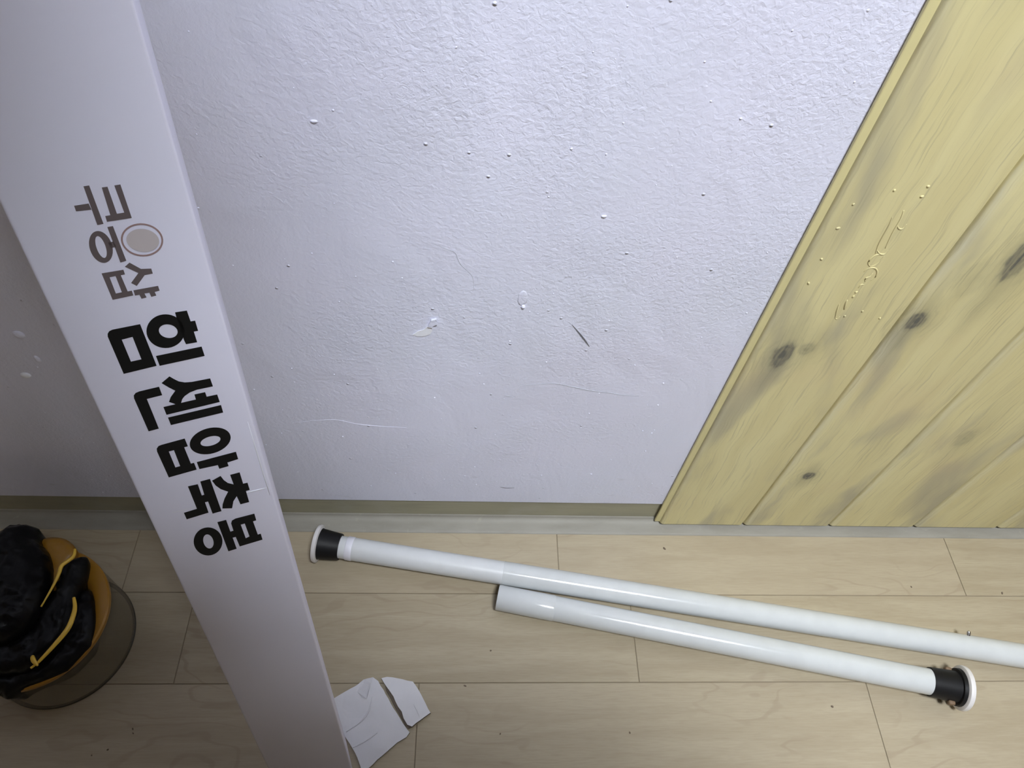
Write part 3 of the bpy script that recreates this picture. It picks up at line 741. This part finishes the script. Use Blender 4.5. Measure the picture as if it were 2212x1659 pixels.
small = slab('card_scrap', [(-0.1001, -0.2301), (-0.093, -0.2284), (-0.0785, -0.2302), (-0.059, -0.2343), (-0.0506, -0.2451), (-0.0343, -0.2719), (-0.0468, -0.2806), (-0.0568, -0.2881), (-0.0628, -0.2859), (-0.068, -0.2783), (-0.0708, -0.2706), (-0.076, -0.2646), (-0.0828, -0.2523), (-0.0907, -0.2427)],
    0.0, 0.0058, M['scrap'], '', '', lambda q: 0.0015 + 0.02 * max(0.0, -0.070 - q.x), 8)
tag(small, 'smaller squarish torn white card scrap, to the right of the larger one', 'card scrap', 'torn white card scraps')
# lifted paper ply and fold lines of the large scrap
def ply(pts, z, name='paper_flap'):
    bm = bmesh.new()
    f = bm.faces.new([bm.verts.new((x, y, z + dz)) for x, y, dz in pts])
    r = bmesh.ops.extrude_face_region(bm, geom=[f])
    for v in r['geom']:
        if isinstance(v, bmesh.types.BMVert): v.co.z += 0.0006
    bmesh.ops.recalc_face_normals(bm, faces=bm.faces)
    return mesh_obj(name, bm, M['scrap'], big)
ply([(-0.1338, -0.2399, 0.0), (-0.1235, -0.2308, 0.0), (-0.1112, -0.2280, 0.0015), (-0.1128, -0.2366, 0.006), (-0.1147, -0.2473, 0.0085), (-0.1163, -0.2552, 0.005), (-0.1243, -0.2518, 0.001), (-0.1309, -0.245, 0.0)], 0.0038)
def fold(parent, pts, r):
    path = smooth_path(pts, 4); n = len(path)
    mesh_obj('fold', tube_bm(path, [r * (0.4 + 0.6 * math.sin(math.pi * i / (n - 1))) for i in range(n)], 6), M['scrap'], parent, True)
torn = [(-0.0955, -0.2345), (-0.0900, -0.2440), (-0.0822, -0.2536), (-0.0752, -0.2655), (-0.0700, -0.2715), (-0.0672, -0.2790), (-0.0622, -0.2865), (-0.0580, -0.2880),  # outline of a thin dark strip just outside the small scrap's left side
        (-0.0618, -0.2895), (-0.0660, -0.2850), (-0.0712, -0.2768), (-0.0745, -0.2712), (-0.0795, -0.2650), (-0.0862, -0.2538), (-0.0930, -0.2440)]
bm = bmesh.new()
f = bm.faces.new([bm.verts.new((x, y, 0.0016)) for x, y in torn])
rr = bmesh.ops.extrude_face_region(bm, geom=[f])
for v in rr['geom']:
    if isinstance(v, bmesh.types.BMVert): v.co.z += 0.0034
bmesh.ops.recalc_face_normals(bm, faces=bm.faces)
mesh_obj('dark_strip', bm, M['kraft'], small)
fold(big, [(-0.1384, -0.2931, 0.0046), (-0.1213, -0.2809, 0.0052), (-0.1127, -0.2685, 0.0050), (-0.1100, -0.2520, 0.0048)], 0.0010)
fold(big, [(-0.1284, -0.3110, 0.0046), (-0.1133, -0.3033, 0.0050), (-0.0998, -0.2944, 0.0048)], 0.0009)
fold(small, [(-0.0467, -0.2794, 0.0078), (-0.0519, -0.2690, 0.0082), (-0.0565, -0.2618, 0.0078)], 0.0007)

# ------------------------------------------------------------------ waste tub with black bag
BC = (-0.514, -0.180)
tub = empty('waste_tub', (BC[0], BC[1], 0.0))
tag(tub, 'small round smoky clear tub with an amber rim, at the far left', 'tub')
def tub_part(name, prof, mat, closed_bottom=False):
    o = mesh_obj(name, lathe_bm(prof, (0, 0, 0), (0, 0, 1.0), 72, closed_bottom, False), mat, tub)
    return shade_auto(o, 40)
tub_part('body', [(0.0008, 0.0010), (0.0008, 0.0800), (0.0030, 0.0838), (0.0080, 0.0848), (0.0960, 0.0858)], M['clear_grey'])
tub_part('foot_ring', [(0.0004, 0.0800), (0.0004, 0.0843), (0.0026, 0.0848), (0.0034, 0.0838)], M['dark_clear'])
tub_part('rim', [(0.060, 0.0560), (0.085, 0.0600), (0.0955, 0.0655), (0.0985, 0.0720), (0.0995, 0.0800), (0.1000, 0.0845), (0.0985, 0.0864), (0.0940, 0.0866), (0.0915, 0.0856)], M['amber'])

def blob(name, pts, z0, h, mat, parent, seed, skirt=0.04, st=0.0045, rough=0.0035, edge=0.022):
    """crumpled film mound over an outline: rounded shoulders, creases, sides running down"""
    P = [Vector(p) for p in smooth_loop(pts)]
    nb = len(P)
    rng = random.Random(seed)
    xs = [p.x for p in P]; ys = [p.y for p in P]
    def inside(q):
        c = False
        for k in range(nb):
            a, b = P[k], P[(k + 1) % nb]
            if (a.y > q.y) != (b.y > q.y) and q.x < (b.x - a.x) * (q.y - a.y) / (b.y - a.y) + a.x: c = not c
        return c
    inner = []
    x = min(xs)
    while x < max(xs):
        y = min(ys)
        while y < max(ys):
            q = Vector((x + rng.uniform(-.3, .3) * st, y + rng.uniform(-.3, .3) * st))
            if inside(q) and min((q - p).length for p in P) > st * 0.6: inner.append(q)
            y += st
        x += st
    v, e, f, *_ = delaunay_2d_cdt(P + inner, [(k, (k + 1) % nb) for k in range(nb)], [], 1, 1e-7)
    bm = bmesh.new()
    top = []
    for q in v:
        d = min((q - p).length for p in P)
        u = min(d / edge, 1.0)
        zz = z0 + h * math.sqrt(max(0.0, 1 - (1 - u) ** 2))
        zz += rough * (abs(noise.noise(Vector((q.x * 45, q.y * 70, seed * 3.1)))) * 2 + noise.noise(Vector((q.x * 120, q.y * 120, seed)))) * min(1, 0.3 + u)
        top.append(bm.verts.new((q.x, q.y, zz)))
    for t in f:
        bm.faces.new([top[i] for i in t])
    be = [e for e in bm.edges if len(e.link_faces) == 1]
    r = bmesh.ops.extrude_edge_only(bm, edges=be)
    c = sum(P, Vector((0, 0))) / nb
    for g in r['geom']:
        if isinstance(g, bmesh.types.BMVert):
            g.co.z = z0 - skirt
            g.co.x += (c.x - g.co.x) * 0.12; g.co.y += (c.y - g.co.y) * 0.12
    be = [e for e in bm.edges if len(e.link_faces) == 1]
    bmesh.ops.holes_fill(bm, edges=be, sides=0)
    bmesh.ops.recalc_face_normals(bm, faces=bm.faces)
    o = mesh_obj(name, bm, mat, parent, True)
    if parent: o.matrix_parent_inverse = Matrix.Translation(-parent.location)
    return o
def smooth_loop(pts, n=3):
    P = [Vector(p) for p in pts]; m = len(P); out = []
    for i in range(m):
        p0, p1, p2, p3 = P[i - 1], P[i], P[(i + 1) % m], P[(i + 2) % m]
        for k in range(n):
            t = k / n
            out.append(0.5 * ((2 * p1) + (p2 - p0) * t + (2 * p0 - 5 * p1 + 4 * p2 - p3) * t * t + (3 * p1 - p0 - 3 * p2 + p3) * t ** 3))
    return out
bag = empty('waste_bag', (BC[0], BC[1], 0.06))
tag(bag, 'crumpled black plastic bag with gold edging stuffed in the amber-rimmed tub', 'bag')
LOBE1 = [(-0.572, -0.0856), (-0.5618, -0.0762), (-0.5375, -0.074), (-0.5308, -0.0821), (-0.5258, -0.0943), (-0.5123, -0.1064), (-0.5007, -0.1271), (-0.4943, -0.1502), (-0.4911, -0.167), (-0.4915, -0.1808), (-0.4935, -0.197), (-0.5031, -0.2128), (-0.5195, -0.2232), (-0.5496, -0.2232), (-0.5922, -0.1563), (-0.6048, -0.086)]
LOBE2 = [(-0.4743, -0.1091), (-0.4665, -0.1108), (-0.4634, -0.1258), (-0.464, -0.1376), (-0.464, -0.1492), (-0.4621, -0.1634), (-0.4611, -0.1746), (-0.4583, -0.1911), (-0.4616, -0.2125), (-0.4733, -0.2307), (-0.4856, -0.2459), (-0.5038, -0.2508), (-0.5347, -0.2483), (-0.5468, -0.2177), (-0.5089, -0.2099), (-0.4982, -0.1938), (-0.4955, -0.1747), (-0.49, -0.1522), (-0.4906, -0.123), (-0.481, -0.114)]
LOBE3 = [(-0.4708, -0.1524), (-0.4573, -0.1465), (-0.4473, -0.1609), (-0.4378, -0.1862), (-0.4344, -0.2107), (-0.4389, -0.2214), (-0.4529, -0.2421), (-0.4699, -0.2523), (-0.4875, -0.2597), (-0.4999, -0.2671), (-0.5075, -0.2734), (-0.5165, -0.2695), (-0.5359, -0.2645), (-0.5438, -0.2445), (-0.4939, -0.2421), (-0.4754, -0.2214), (-0.467, -0.1918), (-0.4673, -0.1695)]
AMB = [(-0.534, -0.0857), (-0.5214, -0.0811), (-0.5034, -0.0841), (-0.4887, -0.0946), (-0.484, -0.1038), (-0.4890, -0.1203), (-0.4910, -0.1369), (-0.4990, -0.1725), (-0.5064, -0.1601), (-0.5132, -0.1252), (-0.526, -0.1011)]
blob('film_fold', LOBE1, 0.118, 0.030, M['bag'], bag, 1, 0.05)
blob('film_fold', LOBE2, 0.110, 0.014, M['bag'], bag, 2, 0.04, edge=0.012)
blob('film_fold', LOBE3, 0.099, 0.010, M['bag'], bag, 5, 0.03, edge=0.012)
blob('amber_fold', AMB, 0.106, 0.006, M['amber'], bag, 7, 0.03, edge=0.01, rough=0.0012)
def gold(pts, r, name):
    path = smooth_path(pts, 6); n = len(path)
    o = mesh_obj(name, tube_bm(path, [r * (0.45 + 0.55 * math.sin(math.pi * min(1, 0.08 + i / (n - 1)))) for i in range(n)], 10), M['gold'], bag, True)
    o.matrix_parent_inverse = Matrix.Translation(-bag.location)
gold([(-0.4754, -0.1066, 0.130), (-0.4743, -0.1168, 0.130), (-0.483, -0.1281, 0.131), (-0.4833, -0.1386, 0.131), (-0.4854, -0.153, 0.130), (-0.4909, -0.1781, 0.129)], 0.0023, 'gold_edge')
gold([(-0.459, -0.1662, 0.126), (-0.4534, -0.1784, 0.127), (-0.4516, -0.192, 0.128), (-0.4529, -0.2053, 0.129), (-0.4604, -0.221, 0.129), (-0.4717, -0.2394, 0.128), (-0.4793, -0.2464, 0.126)], 0.0029, 'gold_edge')
gold([(-0.4800, -0.2345, 0.130), (-0.4760, -0.2400, 0.132), (-0.4705, -0.2450, 0.130)], 0.0026, 'gold_clip')

# ------------------------------------------------------------------ crumbs on the floor
CRUMB_LABELS = [
    'dark crumb just below the left end of the wood panel', 'thin dark crumb below the shorter rod, left of its cap',
    'small crumb on the seam below the open end of the shorter rod', 'small crumb near the bottom edge, below the middle of the shorter rod', 'faint crumb left of and below the open end of the shorter rod',
    'upper of two tiny crumbs right of the tub', 'lower of two tiny crumbs right of the tub', 'larger dark speck below the tub', 'lowest tiny speck below the tub',
    'small crumb near the bottom edge, right of the card scraps', 'crumb near the right edge, above the first seam', 'small crumb above the first seam, under the fourth panel board']
for i, (x, y, r) in enumerate([(0.304, -0.044, .0022), (0.5, -0.266, .0024), (0.009, -0.238, .0016), (0.222, -0.296, .0018), (0.043, -0.193, .0018),
      (-0.401, -0.287, .0014), (-0.399, -0.292, .0012), (-0.424, -0.31, .0017), (-0.441, -0.316, .0013), (0.055, -0.296, .0014), (0.807, -0.11, .0018), (0.669, -0.101, .0016)]):
    rng = random.Random(i)
    bm = bmesh.new()
    bmesh.ops.create_icosphere(bm, subdivisions=1, radius=1.0)
    el = rng.uniform(0.7, 1.5); ang = rng.uniform(0, 3)
    for v in bm.verts:
        w = Vector((v.co.x * r * el, v.co.y * r * 0.7, (v.co.z + 0.85) * r * 0.45)) * rng.uniform(0.85, 1.15)
        v.co = Vector((w.x * math.cos(ang) - w.y * math.sin(ang), w.x * math.sin(ang) + w.y * math.cos(ang), max(0.0001, w.z)))
    o = mesh_obj('crumb', bm, M['crumb'], None, loc=(x, y, 0.0))
    tag(o, CRUMB_LABELS[i], 'crumb', 'crumbs on the floor')

# ------------------------------------------------------------------ the photographer behind the camera, whose shade falls on the left half
M['skin'] = plain('skin', (0.52, 0.34, 0.26), 0.5)
M['shirt'] = plain('charcoal_sweatshirt', (0.06, 0.06, 0.07), 0.85, (200, 0.2))
M['trousers'] = plain('navy_trousers', (0.04, 0.05, 0.08), 0.85, (200, 0.2))
M['hair'] = plain('black_hair', (0.012, 0.010, 0.010), 0.5, (300, 0.4))
M['shoe'] = plain('grey_socks', (0.25, 0.25, 0.26), 0.8)
M['phone'] = plain('dark_phone_glass', (0.01, 0.01, 0.012), 0.12)

def build_person(ox, oy, oz):
    V, E, RAD, REG = [], [], [], []
    def v(x, y, z, rx, ry=None, reg='shirt'):
        if reg == 'hand':
            V.append((x - 0.055, y, z)); reg = 'skin'
        else:
            if z > 0.95:   # slight forward lean from the hips
                a = math.radians(PERSON_LEAN); dy, dz = y + 0.80, z - 0.95
                y, z = -0.80 + dy * math.cos(a) + dz * math.sin(a), 0.95 - dy * math.sin(a) + dz * math.cos(a)
            V.append((x + ox, y + oy, z + (oz if z > 0.12 else 0.0)))
        RAD.append((rx * 1.3, (ry or rx) * 1.3) if rx > 0.02 else (rx, ry or rx)); REG.append(reg); return len(V) - 1
    def chain(*ids):
        for a, b in zip(ids, ids[1:]): E.append((a, b))
    pel = v(0, -0.80, 0.93, 0.135, 0.11, 'trousers')
    bel = v(0, -0.79, 1.07, 0.150, 0.105)
    che = v(0, -0.75, 1.25, 0.165, 0.115)
    upc = v(0, -0.715, 1.37, 0.115, 0.095)
    nk = v(0, -0.675, 1.455, 0.055, 0.055, 'skin')
    jaw = v(0.015, -0.613, 1.520, 0.066, 0.075, 'skin')
    hd = v(0.025, -0.586, 1.595, 0.088, 0.104, 'skin')
    top = v(0.025, -0.591, 1.665, 0.066, 0.080, 'skin')
    chain(pel, bel, che, upc, nk, jaw, hd, top)
    for s in (-1, 1):
        sh = v(s * 0.165, -0.715, 1.375, 0.068, 0.066)
        ua = v(s * 0.28, -0.710, 1.25, 0.050, 0.048)
        el = v(s * 0.36, -0.690, 1.115, 0.046, 0.044)
        fa = v(s * 0.225, -0.605, 1.075, 0.052, 0.050)
        wr = v(s * 0.125, -0.555, 1.040, 0.028, 0.024, 'hand')
        pa = v(s * 0.098, -0.522, 1.040, 0.030, 0.018, 'hand')
        chain(upc, sh, ua, el, fa, wr, pa)
        for k, (dz, ln) in enumerate(((0.030, 0.062), (0.012, 0.072), (-0.006, 0.068), (-0.022, 0.054))):
            f1 = v(s * 0.088, -0.508, 1.040 + dz, 0.0095, None, 'hand')
            f2 = v(s * (0.088 - ln * 0.35), -0.499, 1.040 + dz * 1.15, 0.0088, None, 'hand')
            f3 = v(s * (0.088 - ln * 0.80), -0.503, 1.040 + dz * 1.2, 0.0078, None, 'hand')
            chain(pa, f1, f2, f3)
        t1 = v(s * 0.086, -0.548, 1.055, 0.011, None, 'hand')
        t2 = v(s * 0.060, -0.552, 1.062, 0.0095, None, 'hand')
        t3 = v(s * 0.042, -0.548, 1.062, 0.008, None, 'hand')
        chain(wr, t1, t2, t3)
        hip = v(s * 0.090, -0.80, 0.87, 0.095, 0.095, 'trousers')
        th = v(s * 0.105, -0.795, 0.68, 0.078, 0.080, 'trousers')
        kn = v(s * 0.110, -0.785, 0.49, 0.058, 0.060, 'trousers')
        ca = v(s * 0.112, -0.810, 0.33, 0.056, 0.058, 'trousers')
        an = v(s * 0.115, -0.815, 0.105, 0.042, 0.044, 'trousers')
        he = v(s * 0.117, -0.805, 0.048, 0.040, 0.036, 'shoe')
        ft = v(s * 0.122, -0.735, 0.040, 0.042, 0.030, 'shoe')
        to = v(s * 0.128, -0.660, 0.034, 0.040, 0.024, 'shoe')
        chain(pel, hip, th, kn, ca, an, he, ft, to)
    me = bpy.data.meshes.new('person_skeleton')
    me.from_pydata(V, E, [])
    tmp = bpy.data.objects.new('person_skeleton', me); col.objects.link(tmp)
    sm = tmp.modifiers.new('skin', 'SKIN'); sm.use_smooth_shade = True; sm.branch_smoothing = 0.4
    if not me.skin_vertices: 
        bpy.context.view_layer.objects.active = tmp
    lay = me.skin_vertices[0].data
    for i, r in enumerate(RAD):
        lay[i].radius = r; lay[i].use_root = (i == 0)
    sub = tmp.modifiers.new('sub', 'SUBSURF'); sub.levels = 2; sub.render_levels = 2
    dg = bpy.context.evaluated_depsgraph_get()
    res = bpy.data.meshes.new_from_object(tmp.evaluated_get(dg))
    bpy.data.objects.remove(tmp); bpy.data.meshes.remove(me)
    body = bpy.data.objects.new('person', res); col.objects.link(body)
    res.materials.clear()
    order = ['shirt', 'trousers', 'skin', 'shoe']
    for q in order: res.materials.append(M[q])
    pts = [Vector(p) for p in V]
    for p in res.polygons:
        c = p.center
        k = min(range(len(pts)), key=lambda i: (pts[i] - c).length - max(RAD[i]))
        p.material_index = order.index(REG[k]); p.use_smooth = True
    # put origin between the feet
    base = Vector((ox, oy - 0.78, 0))
    zmin = min(vt.co.z for vt in res.vertices)
    for vt in res.vertices: vt.co -= base + Vector((0, 0, zmin))
    body.location = base
    # face and hair
    hc = Vector(V[hd]) - base - Vector((0, 0, zmin)) + Vector((0, 0, 0.005))
    fw = Vector((0, 0.80, -0.60)); upv = Vector((0, 0.60, 0.80))
    def blobp(name, p, r, mat, sc=(1, 1, 1)):
        bm = bmesh.new(); bmesh.ops.create_uvsphere(bm, u_segments=20, v_segments=14, radius=r)
        for w in bm.verts: w.co = Vector((w.co.x * sc[0], w.co.y * sc[1], w.co.z * sc[2])) + p
        return mesh_obj(name, bm, mat, body, True)
    for s in (-1, 1):
        blobp('eye', hc + fw * 0.085 + Vector((s * 0.031, 0, 0)), 0.012, M['plastic_white'])
        blobp('ear', hc + Vector((s * 0.084, -0.005, -0.01)), 0.026, M['skin'], (0.35, 0.8, 1.1))
    blobp('nose', hc + fw * 0.098 - upv * 0.025, 0.016, M['skin'], (0.8, 1, 1.2))
    blobp('mouth', hc + fw * 0.084 - upv * 0.058, 0.018, M['skin'], (1.3, 0.6, 0.35))
    bm = bmesh.new(); bmesh.ops.create_uvsphere(bm, u_segments=32, v_segments=20, radius=1.0)
    dele = []
    for w in bm.verts:
        n0 = w.co.copy()
        w.co = hc + Vector((n0.x * 0.098, n0.y * 0.116, n0.z * 0.112)) + Vector((0, -0.008, 0.012))
        if n0.dot(fw) > 0.35 and n0.dot(upv) < 0.55: dele.append(w)
        elif n0.z < -0.35 or (n0.z < -0.1 and n0.dot(fw) > 0.0): dele.append(w)
    bmesh.ops.delete(bm, geom=dele, context='VERTS')
    mesh_obj('hair', bm, M['hair'], body, True)
    return body
person = build_person(PERSON_X, PERSON_Y, PERSON_Z)
tag(person, 'standing person in dark clothes holding a phone, behind the picture, shading its left side', 'person')
# the phone held at the camera position, its back to the scene, just behind the lens
fwv = Vector((0.06502642, 0.58549313, -0.80809135))
bm = box_bm(-0.080, 0.080, -0.038, 0.038, -0.0042, 0.0042, 0.0035, 3)
o = mesh_obj('phone', bm, M['phone'], None, True)
pm = cam.matrix_world.copy(); pm.translation = Vector((-0.055, -0.46992, 1.0)) - fwv * 0.010
o.matrix_world = pm
tag(o, 'dark phone held sideways in both hands of the person', 'phone')
